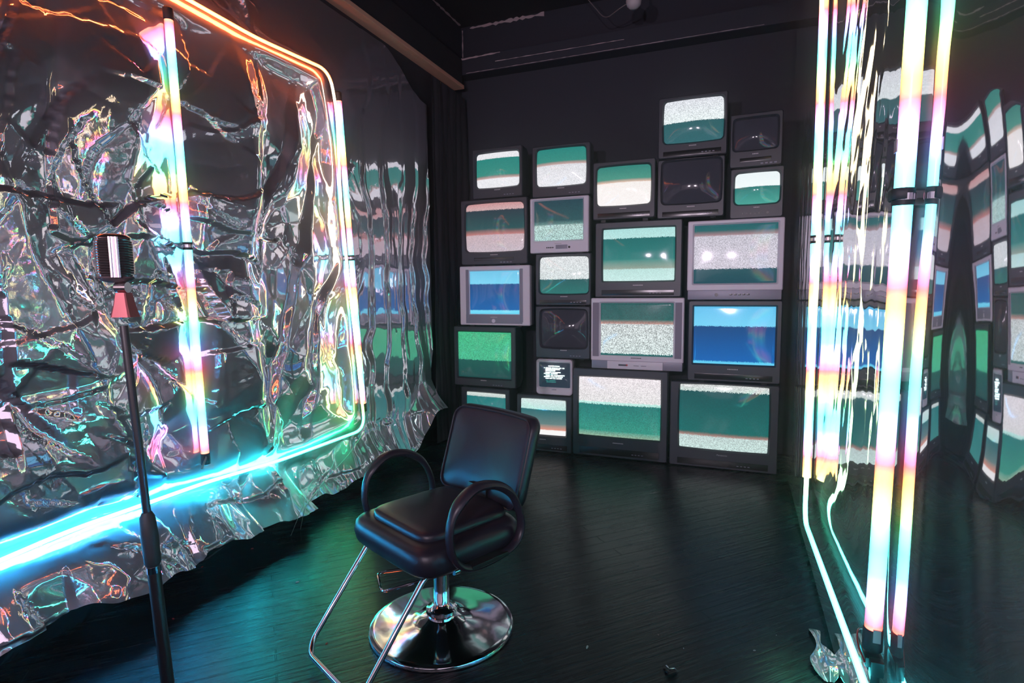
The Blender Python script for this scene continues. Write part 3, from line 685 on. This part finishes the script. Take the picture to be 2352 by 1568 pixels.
tv('D', (1512, 217, 1671, 359), (1526, 227, 1661, 323), 'dark', hard([(0, .52, (225, 228, 235), (235, 245, 245), .75), (.52, 1, (30, 92, 95), (38, 100, 105), .3)]), 'dark television highest of all, white static filling its upper half', grain=110)
tv('E', (1677, 258, 1798, 382), (1687, 271, 1786, 341), 'vcr', OFF, 'switched-off dark television at the upper right with a cassette slot', yaw=3)
tv('F', (1510, 362, 1664, 499), (1522, 368, 1655, 464), 'dark', OFF, 'switched-off dark television directly below the highest one')
tv('G', (1677, 384, 1800, 500), (1689, 396, 1790, 466), 'knobs', hard([(0, .45, (240, 250, 252), (245, 255, 255), .15), (.45, 1, (25, 118, 112), (70, 165, 150), .25)]), 'small dark television on the silver one at right, white over teal', yaw=3, round_=.09)
tv('H', (1059, 456, 1211, 607), (1070, 467, 1201, 576), 'vcr', hard([(0, .13, (205, 150, 150), (210, 175, 175), .45), (.13, .52, (30, 52, 60), (20, 78, 78), .3), (.52, .64, (40, 80, 78), (190, 120, 115), .4), (.64, 1, (200, 175, 180), (200, 185, 195), .5)]), 'dark television above the silver-framed blue one, pinkish static at bottom')
tv('I', (1217, 452, 1352, 580), (1226, 459, 1338, 551), 'silver_combo', hard([(0, .5, (14, 62, 70), (30, 80, 82), .5), (.5, .6, (40, 90, 92), (100, 140, 135), .9), (.6, 1, (175, 205, 200), (170, 205, 200), 1.3)]), 'small square silver television with dark picture and coarse static', bulge=.0, round_=.008, grain=95)
tv('J', (1056, 610, 1217, 747), (1078, 622, 1191, 721), 'silver_tower', hard([(0, .29, (110, 200, 235), (120, 215, 245), .05), (.29, .9, (0, 74, 132), (0, 98, 170), .08), (.9, 1, (120, 225, 255), (100, 215, 245), .05)]), 'silver-framed television with blue picture at the left edge of the stack', bulge=.0, round_=.006)
tv('K', (1230, 582, 1357, 701), (1240, 590, 1350, 673), 'dark', hard([(0, .60, (225, 228, 230), (215, 225, 225), .8), (.60, 1, (22, 90, 88), (35, 115, 108), .3)]), 'dark television under the small silver one, static above a teal strip', grain=110)
tv('L', (1230, 703, 1355, 823), (1243, 713, 1346, 797), 'dark', OFF, 'switched-off dark television above the little grey computer monitor', bulge=.02)
tv('M', (1367, 507, 1566, 682), (1385, 524, 1549, 644), 'dark', hard([(0, .17, (175, 225, 222), (185, 232, 228), .3), (.17, .58, (8, 105, 102), (25, 122, 115), .2), (.58, .76, (45, 135, 125), (150, 165, 150), .25), (.76, 1, (190, 228, 222), (205, 240, 235), .3)]), 'wide black television in the middle of the stack, teal between pale bands', bulge=.004, round_=.012)
tv('N', (1579, 503, 1801, 667), (1594, 514, 1786, 650), 'silver', hard([(0, .08, (10, 92, 96), (14, 100, 100), .2), (.08, .17, (20, 95, 96), (165, 130, 135), .3), (.17, .74, (200, 196, 208), (205, 200, 212), .75), (.74, 1, (6, 78, 84), (4, 70, 80), .15)]), 'wide silver television at right with grey static over dark teal', bulge=.0, round_=.006, base_px=21, grain=130, mark='silver')
tv('O', (1357, 684, 1571, 831), (1379, 696, 1546, 818), 'silver_speakers', hard([(0, .30, (16, 84, 80), (25, 92, 86), .6), (.30, .38, (50, 105, 98), (190, 140, 130), .8), (.38, .95, (205, 212, 212), (208, 222, 220), 1.2), (.95, 1, (10, 100, 95), (8, 90, 90), .3)]), 'large silver television with side speaker grilles, coarse white static filling most', bulge=.0, round_=.006, base_px=18, grain=100, mark='mark_dark')
tv('P', (1580, 690, 1795, 878), (1593, 704, 1781, 837), 'dark', hard([(0, .33, (95, 195, 240), (120, 215, 250), .08), (.33, .945, (0, 70, 128), (0, 100, 180), .08), (.945, 1, (90, 205, 245), (110, 220, 255), .04)]), 'black television with deep blue picture under the wide silver one', bulge=.0, round_=.004)
tv('Q', (1043, 750, 1184, 888), (1051, 763, 1172, 868), 'dark', hard([(0, .60, (60, 185, 130), (70, 185, 140), .75), (.60, 1, (8, 84, 74), (6, 70, 66), .2)]), 'dark television with green static below the silver-framed blue one', bulge=.0, round_=.006, yaw=3, grain=110, markw=.11)
tv('R', (1231, 825, 1314, 907), (1237, 833, 1308, 890), 'small', [(0, (22, 40, 52), .1), (1, (20, 44, 58), .1)], 'little grey computer monitor showing lines of glowing text', bulge=.004, round_=.03, depth=.30, mark='silver_dark')
tv('S', (1060, 891, 1170, 1022), (1071, 903, 1159, 985), 'dark', hard([(0, .09, (215, 225, 220), (200, 215, 210), .4), (.09, 1, (18, 118, 118), (60, 140, 135), .35)]), 'dark television at bottom left half hidden behind the chair backrest', yaw=4, bulge=.004, round_=.02)
tv('T', (1187, 908, 1313, 1036), (1196, 918, 1298, 998), 'dark', hard([(0, .27, (215, 232, 230), (190, 232, 225), .5), (.27, .68, (12, 102, 106), (100, 130, 128), .3), (.68, .84, (125, 140, 135), (225, 150, 130), .2), (.84, 1, (255, 252, 250), (255, 255, 255), .03)]), 'dark television on the floor under the little grey monitor', bulge=.006, round_=.02)
tv('U', (1315, 849, 1533, 1053), (1329, 869, 1516, 1005), 'dark', hard([(0, .40, (238, 230, 234), (232, 230, 230), .55), (.40, .44, (190, 240, 230), (190, 240, 230), .3), (.44, .90, (10, 120, 112), (50, 150, 130), .6), (.90, 1, (90, 165, 145), (150, 180, 155), .7)]), 'large black floor television beneath the big silver one, white over green static', bulge=.003, round_=.006, grain=130)
tv('V', (1538, 880, 1788, 1078), (1561, 887, 1765, 1034), 'dark', hard([(0, .09, (215, 218, 216), (205, 222, 216), .6), (.09, .72, (4, 82, 82), (8, 105, 100), .3), (.72, .78, (20, 100, 92), (175, 130, 120), .3), (.78, 1, (195, 215, 212), (200, 225, 220), .7)]), 'largest black floor television at right, dark green picture above a static band', bulge=.008, round_=.012, grain=130, mark_t='Panasonic')
for k, u in [('S', []), ('Q', ['S']), ('J', ['Q']), ('H', ['J']), ('A', ['H']), ('T', []), ('R', ['T']), ('L', ['R']), ('K', ['L']), ('I', ['K']), ('B', ['I']), ('U', []), ('O', ['U']), ('M', ['O']), ('C', ['M']), ('F', ['M']), ('D', ['F']), ('V', []), ('P', ['V']), ('N', ['P']), ('G', ['N']), ('E', ['G'])]:
    feet(k, u)
# glowing text lines on the little monitor
d = TVS['R']; M['glow_text'] = emis('glowing_text', (.75, 1.0, .95), 3.0); M['dim_text'] = emis('dim_teal_text', (.05, .55, .5), .5)
rng = random.Random(4)
lines = [(.08, .60, [(-.18, .0), (.03, .17)]), (.155, 1, [(-.32, -.30), (-.27, -.10), (-.07, .05), (.08, .12), (.15, .22), (.27, .33)]), (.21, 1, [(-.27, -.18), (-.16, .19)]), (.265, 1, [(-.27, -.05), (-.02, .03)]),
         (.33, 1, [(-.27, -.08), (-.05, .20)]), (.385, 1, [(-.32, -.24), (-.22, -.14), (-.10, .11)]), (.45, 1, [(-.26, -.14), (-.10, -.02), (.01, .27), (.28, .33)]), (.51, 1, [(-.32, -.13), (-.10, .02), (.05, .10), (.13, .28)]), (.575, 1, [(-.27, -.18), (-.14, -.06), (-.03, .05), (.08, .24)])]
for v, s_, words in lines:
    mb = MB()
    for a0, a1 in words:
        x = a0
        while x < a1:
            ww = .022; mb.box(d['scx']+x*d['sw'], d['scx']+(x+ww*.85)*d['sw'], -.0015, .0035, d['scz']+(.44-v)*d['sh']-.003, d['scz']+(.44-v)*d['sh']+.0045); x += ww
    mb.build('text_line', M['glow_text'], d['root'], False)
for v, words in [(.66, [(-.26, -.18), (-.15, .05)]), (.72, [(-.24, .06)])]:
    mb = MB()
    for a0, a1 in words: mb.box(d['scx']+a0*d['sw'], d['scx']+a1*d['sw'], -.0012, .0035, d['scz']+(.44-v)*d['sh']-.002, d['scz']+(.44-v)*d['sh']+.003)
    mb.build('text_line', M['dim_text'], d['root'], False)

# ------------------------------------------------------------------ salon chair
CB = Vector((-1.117, 1.996, 0)); ca = math.radians(-24.8)
chair = empty('salon_chair', CB, ca)     # local: +x = u (viewer's right), -y = forward
tag(chair, 'black vinyl salon chair with loop arms and chrome pump base on dark floor', 'chair')
def L3(u, f, z): return Vector((u, -f, z))
def cushion(mb, w0, d0, h, r, cx=0, cy_=0, cz=0, crown=.02, front=None):
    n = 20; rings = []
    def sq(wd, dp, z, k=.32):
        out = []
        for i in range(48):
            a = 2*math.pi*i/48; c, s_ = math.cos(a), math.sin(a)
            x = wd/2*math.copysign(abs(c)**k, c); y_ = dp/2*math.copysign(abs(s_)**k, s_)
            out.append((x, y_, z))
        return out
    for t in (0, .08, .2, .5, .8, .92, 1.0):
        z = h*t; ins = r*(1-math.sqrt(max(0, 1-(abs(t-.5)*2)**2.6)))
        rings.append([(p[0]+cx, p[1]+cy_, p[2]+cz) for p in sq(w0-2*ins, d0-2*ins, z)])
    for s_ in (.85, .6, .3, .05):
        rings.append([(p[0]+cx, p[1]+cy_, p[2]+cz) for p in sq((w0-2*r)*s_, (d0-2*r)*s_, h+crown*(1-s_*s_))])
    return mb.loft(rings)
# seat: deep apron with a rolled front, and the sitting pad on top
cushion(MB(), .56, .52, .115, .045, 0, -.02, .372, .004).build('seat', M['vinyl'], chair, True, 80)
cushion(MB(), .42, .44, .055, .022, 0, .0, .462, .012).build('seat_pad', M['vinyl'], chair, True, 80)
# backrest, leaning back, slightly curved
def back_loop(wd, ht, y, r, z0, lean, curve):
    lp = rr(wd, ht, 0, r, 0, ht/2, 0)
    out = []
    for x, _, z in lp:
        tt = z/ht; out.append((x, y+lean*tt-curve*(x/.26)**2+.0, z0+z))
    return out
mb = MB(); z0b = .50; hb = .37
def bl(s_, y): 
    lp = rr(.52*s_, hb*s_, 0, .05*s_, 0, hb/2, 0)
    return [(x, .205+y+.115*(z/hb)-.035*(x/.26)**2, z0b+z) for x, _, z in lp]
mb.loft([bl(.05, -.004), bl(.5, -.003), bl(.88, .0), bl(.96, .008), bl(1.0, .028), bl(1.0, .05), bl(.96, .068), bl(.85, .074), bl(.4, .076), bl(.05, .076)]).build('backrest', M['vinyl'], chair, True, 80)
pp = [(x, .205+.008+.115*(z/hb)-.035*(x/.26)**2-.003, z0b+z) for x, _, z in rr(.52*.965, hb*.965, 0, .05, 0, hb/2, 0)]
MB().sweep(pp, .004, 6, closed=True).build('piping', M['vinyl'], chair)
MB().box(-.06, .06, .20, .215, .38, .56, .004).build('back_bracket', M['black_metal'], chair)
# loop arms
for s_ in (-1, 1):
    cyc = []
    prof = [(.165, .46), (.175, .56), (.14, .635), (.06, .682), (-.04, .672), (-.12, .62), (-.165, .54), (-.175, .46), (-.13, .405), (-.02, .385), (.10, .395)]
    N_ = len(prof)
    for i in range(N_*6):
        t = i/6; k = int(t); u_ = t-k; p0, p1, p2, p3 = [prof[(k+j-1) % N_] for j in range(4)]
        cyc.append(tuple(.5*((2*p1[a])+(-p0[a]+p2[a])*u_+(2*p0[a]-5*p1[a]+4*p2[a]-p3[a])*u_*u_+(-p0[a]+3*p1[a]-3*p2[a]+p3[a])*u_**3) for a in (0, 1)))
    pts = [L3(s_*.298, f_, z) for f_, z in cyc]
    rad = [.016 if z < .60 else .016+.006*min(1, (z-.60)/.04) for f_, z in cyc]
    MB().sweep(pts, rad, 12, closed=True, flat=(.8, 1.25), up=(0, 0, 1)).build('armrest', M['vinyl'] if True else None, chair)
    MB().box(s_*.298-.02 if s_ < 0 else .24, s_*.298+.06 if s_ < 0 else .318, -.09, .09, .385, .402, .004).build('arm_bracket', M['black_metal'], chair)
# under-seat plate, column, base
MB().box(-.16, .16, -.15, .15, .345, .374, .006).build('seat_plate', M['black_metal'], chair)
MB().lathe([(.032, .05), (.032, .25), (.037, .252), (.037, .30), (.045, .305), (.045, .345)], 32).build('pump_column', M['chrome'], chair)
MB().lathe([(.062, .062), (.066, .070), (.064, .082), (.050, .088), (.040, .100), (.036, .104)], 40).build('column_collar', M['chrome'], chair)
prof = [(.295, 0), (.300, .003), (.3005, .010), (.297, .016), (.288, .019), (.275, .0205), (.20, .027), (.13, .036), (.09, .046), (.062, .062), (.02, .064)]
MB().lathe(prof, 96).build('base_disc', M['chrome_base'], chair)
# footrest: chrome U tube
fr = bez([L3(-.2, .10, .375), L3(-.2, .215, .37), L3(-.2, .472, .058), L3(-.16, .50, .03), L3(.16, .50, .03), L3(.2, .472, .058), L3(.2, .215, .37), L3(.2, .10, .375)], .03, 6)
MB().sweep(fr, .0105, 14).build('footrest', M['chrome'], chair)
# pump lever loop
def tolocal(p): q = p-CB; return Vector((q.x*math.cos(ca)+q.y*math.sin(ca), -q.x*math.sin(ca)+q.y*math.cos(ca), q.z))
lev = [tolocal(on_z(x, y, z)) for x, y, z in [(1048, 1311, .335), (978, 1330, .30), (876, 1360, .245), (867, 1315, .25), (940, 1305, .27)]]
MB().sweep(bez(lev, .03, 5), .006, 10).build('pump_lever', M['chrome'], chair)
MB().lathe([(.013, -.012), (.013, .012)], 16, tuple(lev[0]), 'Y').build('lever_pivot', M['chrome'], chair)

# ------------------------------------------------------------------ microphone on its stand
def at_depth(px, py, Z): d = ray(px, py); return CO+d*Z
ph = at_depth(263, 592, 1.22); pm = at_depth(283, 735, 1.22)
q = on_y(385, 1568, pm.y); axs = (pm-q).normalized(); foot = pm-axs*(pm.z/axs.z)
stand = empty('microphone_stand', (foot.x, foot.y, 0)); tag(stand, 'straight black microphone stand in front of the left foil wall', 'microphone stand')
def SP(t): return axs*t
Lp = (pm-foot).length; tq = lambda py: (on_y(330, py, pm.y)-foot).length
def t_at(px, py): p = on_y(px, py, pm.y); return (p-foot).dot(axs)
MB().sweep([SP(t_at(352, 1290)), SP(Lp-.012)], .0085, 16).build('upper_pole', M['black_metal'], stand)
MB().sweep([SP(.02), SP(t_at(345, 1290))], .0135, 16).build('lower_pole', M['black_metal'], stand)
a_, b__ = t_at(345, 1290), t_at(325, 1175)
MB().sweep([SP(a_-.006), SP(a_), SP(a_+.02), SP((a_+b__)/2), SP(b__-.01), SP(b__)], [.014, .0165, .0165, .0175, .015, .010], 20).build('height_clutch', M['black_rubber'], stand)
MB().sweep([SP(a_-.022), SP(a_-.008)], .0150, 18).build('clutch_ring', M['chrome'], stand)
MB().lathe([(.14, 0), (.145, .004), (.145, .012), (.13, .018), (.03, .028), (.018, .03)], 48).build('round_base', M['black_metal'], stand)
mic = empty('microphone', pm); tag(mic, 'vintage ribbed chrome microphone on top of the black stand', 'microphone')
# local frame facing the camera
vx = (RM @ Vector((1, 0, 0))).normalized(); vf = Vector((vx.y, -vx.x, 0)).normalized()   # towards the camera
az_ = axs; rightv = Vector((vx.x, vx.y, 0)).normalized()
# turn the head: its face points a little to the viewer's left... build in (a: across, n: out, z: up)
th = math.radians(-34); fa = (rightv*math.cos(th)+vf*math.sin(th)); fn = (vf*math.cos(th)-rightv*math.sin(th))
tilt = Vector((0, 0, 1)) - rightv*.015
def MP(a, n, z): return (ph-pm)+fa*a*.92+fn*n*.92+tilt*z*.95
def cap_loop(wd, dp, z, k=.62, n=40, sh=0):
    out = []
    for i in range(n):
        t = 2*math.pi*i/n; c, s_ = math.cos(t), math.sin(t)
        out.append(MP(wd/2*math.copysign(abs(c)**k, c), dp/2*math.copysign(abs(s_)**k, s_), z))
    return out
MB().loft([cap_loop(.058, .044, z) for z in (-.043, -.02, .02, .043)]).build('inner_cloth', M['mic_dark'], mic)
gm = MB(); nr = 15
for i in range(nr):
    z = -.040+.080*i/(nr-1); sc_ = 1.0-.16*max(0, (abs(z)-.030)/.010)**2*.6
    gm.loft([cap_loop(.060*sc_, .046*sc_, z-.0021), cap_loop(.0765*sc_, .062*sc_, z-.0022), cap_loop(.0785*sc_, .064*sc_, z), cap_loop(.0765*sc_, .062*sc_, z+.0022), cap_loop(.060*sc_, .046*sc_, z+.0021)])
gm.build('grille', M['mic'], mic)
# smooth vertical bands front/back and the shell ends
bb = MB()
for n_ in (1,):
    cs = [(-.0105, .031), (-.0095, .0355), (-.006, .0375), (-.0035, .0362), (0, .0372), (.0035, .0362), (.006, .0375), (.0095, .0355), (.0105, .031), (.008, .028), (-.008, .028)]
    bb.loft([[MP(a, n, z) for a, n in cs] for z in (-.045, -.02, .02, .045)])
bb.build('centre_band', M['mic'], mic)
MB().loft([cap_loop(.066, .052, .041), cap_loop(.072, .058, .045), cap_loop(.058, .046, .051), cap_loop(.02, .016, .054)]).build('top_shell', M['mic'], mic)
MB().loft([cap_loop(.03, .025, -.056), cap_loop(.06, .048, -.052), cap_loop(.074, .060, -.046), cap_loop(.068, .054, -.042)]).build('bottom_shell', M['mic_dark'], mic)
pv = at_depth(281, 660, 1.22)-pm
b0 = pv-rightv*.012; b1 = pv+rightv*.012
MB().sweep([MP(.006, 0, -.052), pv+Vector((0, 0, -.004))], .010, 16).build('neck', M['mic'], mic)
MB().sweep([b0, b1], .0115, 20).build('swivel', M['mic'], mic)
mt = at_depth(284, 672, 1.22)-pm; mbm = at_depth(286, 728, 1.22)-pm
def trap(c, wdt, dep): return [c+rightv*a*wdt/2+vf*n*dep/2 for a, n in ((-1, 1), (-.8, 1.15), (.8, 1.15), (1, 1), (1, -1), (-1, -1))]
MB().loft([trap(mt, .022, .022), trap(mt.lerp(mbm, .5)+rightv*.001, .031, .026), trap(mbm+rightv*.002, .043, .032)]).build('mount', mat('burgundy_bronze_metal', (.40, .12, .13), .32, .9), mic, True, 25)

# ------------------------------------------------------------------ ceiling fixture with its cord, floor litter, added rear lamps
pg = on_y(1456, 2, 4.55); gz = pg.z-Z_C
cf = empty('ceiling_lamp', (pg.x, pg.y, Z_C)); tag(cf, 'small white round fixture on the black ceiling above the televisions', 'ceiling fixture')
MB().lathe([(.0, gz-.062), (.03, gz-.056), (.052, gz-.035), (.060, gz), (.052, gz+.035), (.03, gz+.056), (.02, gz+.062)], 28).build('globe', M['white'], cf)
MB().lathe([(.010, gz+.055), (.010, -.01), (.045, -.009), (.05, -.0005)], 28).build('stem', M['black_metal'], cf)
pc = [Vector((-.05, 0, gz-.01)), on_y(1425, 18, 4.55)-Vector((pg.x, pg.y, Z_C)), on_y(1390, 45, 4.7)-Vector((pg.x, pg.y, Z_C)), Vector((-.55, .3, -.005))]
MB().sweep(bez(pc, .08), .004, 6).build('cord', mat('dusty_cord', (.2, .16, .17), .7), cf)

def litter(name, px, py, size, m, label, cat, grp, seed):
    p = on_z(px, py, 0.0); r_ = random.Random(seed); n = 6
    ang = r_.uniform(0, 3.14); pts = []
    for i in range(n):
        a = 2*math.pi*i/n; rad = size*r_.uniform(.5, 1)
        x, y_ = rad*math.cos(a), rad*.45*math.sin(a); pts.append((x*math.cos(ang)-y_*math.sin(ang), x*math.sin(ang)+y_*math.cos(ang), 0))
    top = [(x*.8, y_*.8, .002+size*.12*r_.random()) for x, y_, _ in pts]
    o = MB().loft([pts, top]).build(name, M[m], None, False); o.location = (p.x, p.y, .0006)
    tag(o, label, cat, grp)
for i, (x, y_, lb) in enumerate([(579, 1260, 'tiny red confetti scrap on the floor just beyond the long foil strip'), (464, 1302, 'tiny red confetti scrap on the floor right of the stand clutch'),
        (398, 1421, 'red curled confetti scrap on blue-lit boards right beside the microphone stand pole'), (750, 1478, 'bright red confetti scrap inside the bend of the chair footrest'), (206, 1388, 'tiny dim red confetti scrap left of the microphone stand near the wall')]):
    litter('confetti', x, y_, .010, 'red', lb, 'confetti', 'red confetti on the floor', 60+i)
for i, (x, y_, s_, lb) in enumerate([(683, 1337, .013, 'pale paper fleck on green-lit boards left of the chair'), (1349, 1486, .014, 'pale pointed paper fleck on the floor right of the chrome chair base'),
        (1733, 1494, .007, 'bright white paper fleck at lower right on the dark boards'), (1570, 1489, .006, 'small dull fleck beside the folded foil scrap'),
        (1512, 1458, .004, 'tiniest pale speck on the open floor right of the chair'), (1783, 1459, .004, 'tiny pale speck nearest the right wall foil')]):
    litter('paper_fleck', x, y_, s_, 'white', lb, 'fleck', 'pale flecks on the floor', 80+i)

def wire(name, pts, r, m, label):
    o = MB().sweep(bez(pts, .06, 5), r, 6).build(name, m); tag(o, label, 'wire'); return o
M['wire'] = mat('thin_clear_wire', (.45, .6, .55), .3)
wire('thin_wire', [on_x(838, 990, -2.375), on_x(800, 1045, -2.33), on_x(740, 1110, -2.25), on_x(700, 1165, -2.11), on_z(690, 1215, .006)], .0018, M['wire'], 'thin pale wire dangling from the green rope corner down to the floor')
wire('thin_wire', [on_x(770, 1030, -2.375), on_x(765, 1075, -2.33), on_x(715, 1105, -2.30), on_x(700, 1150, -2.12), on_z(668, 1230, .006)], .0014, M['wire'], 'kinked thin wire trailing from the green rope left of the straighter one')

M['bulb'] = emis('added_lamp_bulb_glass', (1, .8, .86), 25)
for i, lp in enumerate((LAMP_A, LAMP_B)):
    r0 = empty('added_work_light', (lp[0], lp[1]-.0, 0)); tag(r0, 'round work light on a pole, %s of the two added unseen behind the camera' % ('left' if i == 0 else 'right'), 'lamp', 'added work lights behind the camera')
    MB().lathe([(.16, 0), (.16, .015), (.03, .03), (.012, .035), (.012, lp[2]-.14), (.02, lp[2]-.13)], 24).build('pole', M['black_metal'], r0)
    MB().lathe([(.02, -.13), (.035, -.12), (.035, -.07), (.03, -.065)], 20, (0, 0, lp[2])).build('socket', M['black_metal'], r0)
    gl = MB().lathe([(.012, -.066), (.02, -.03), (.024, 0), (.018, .02), (.006, .028)], 20, (0, 0, lp[2])).build('bulb', M['bulb'], r0)
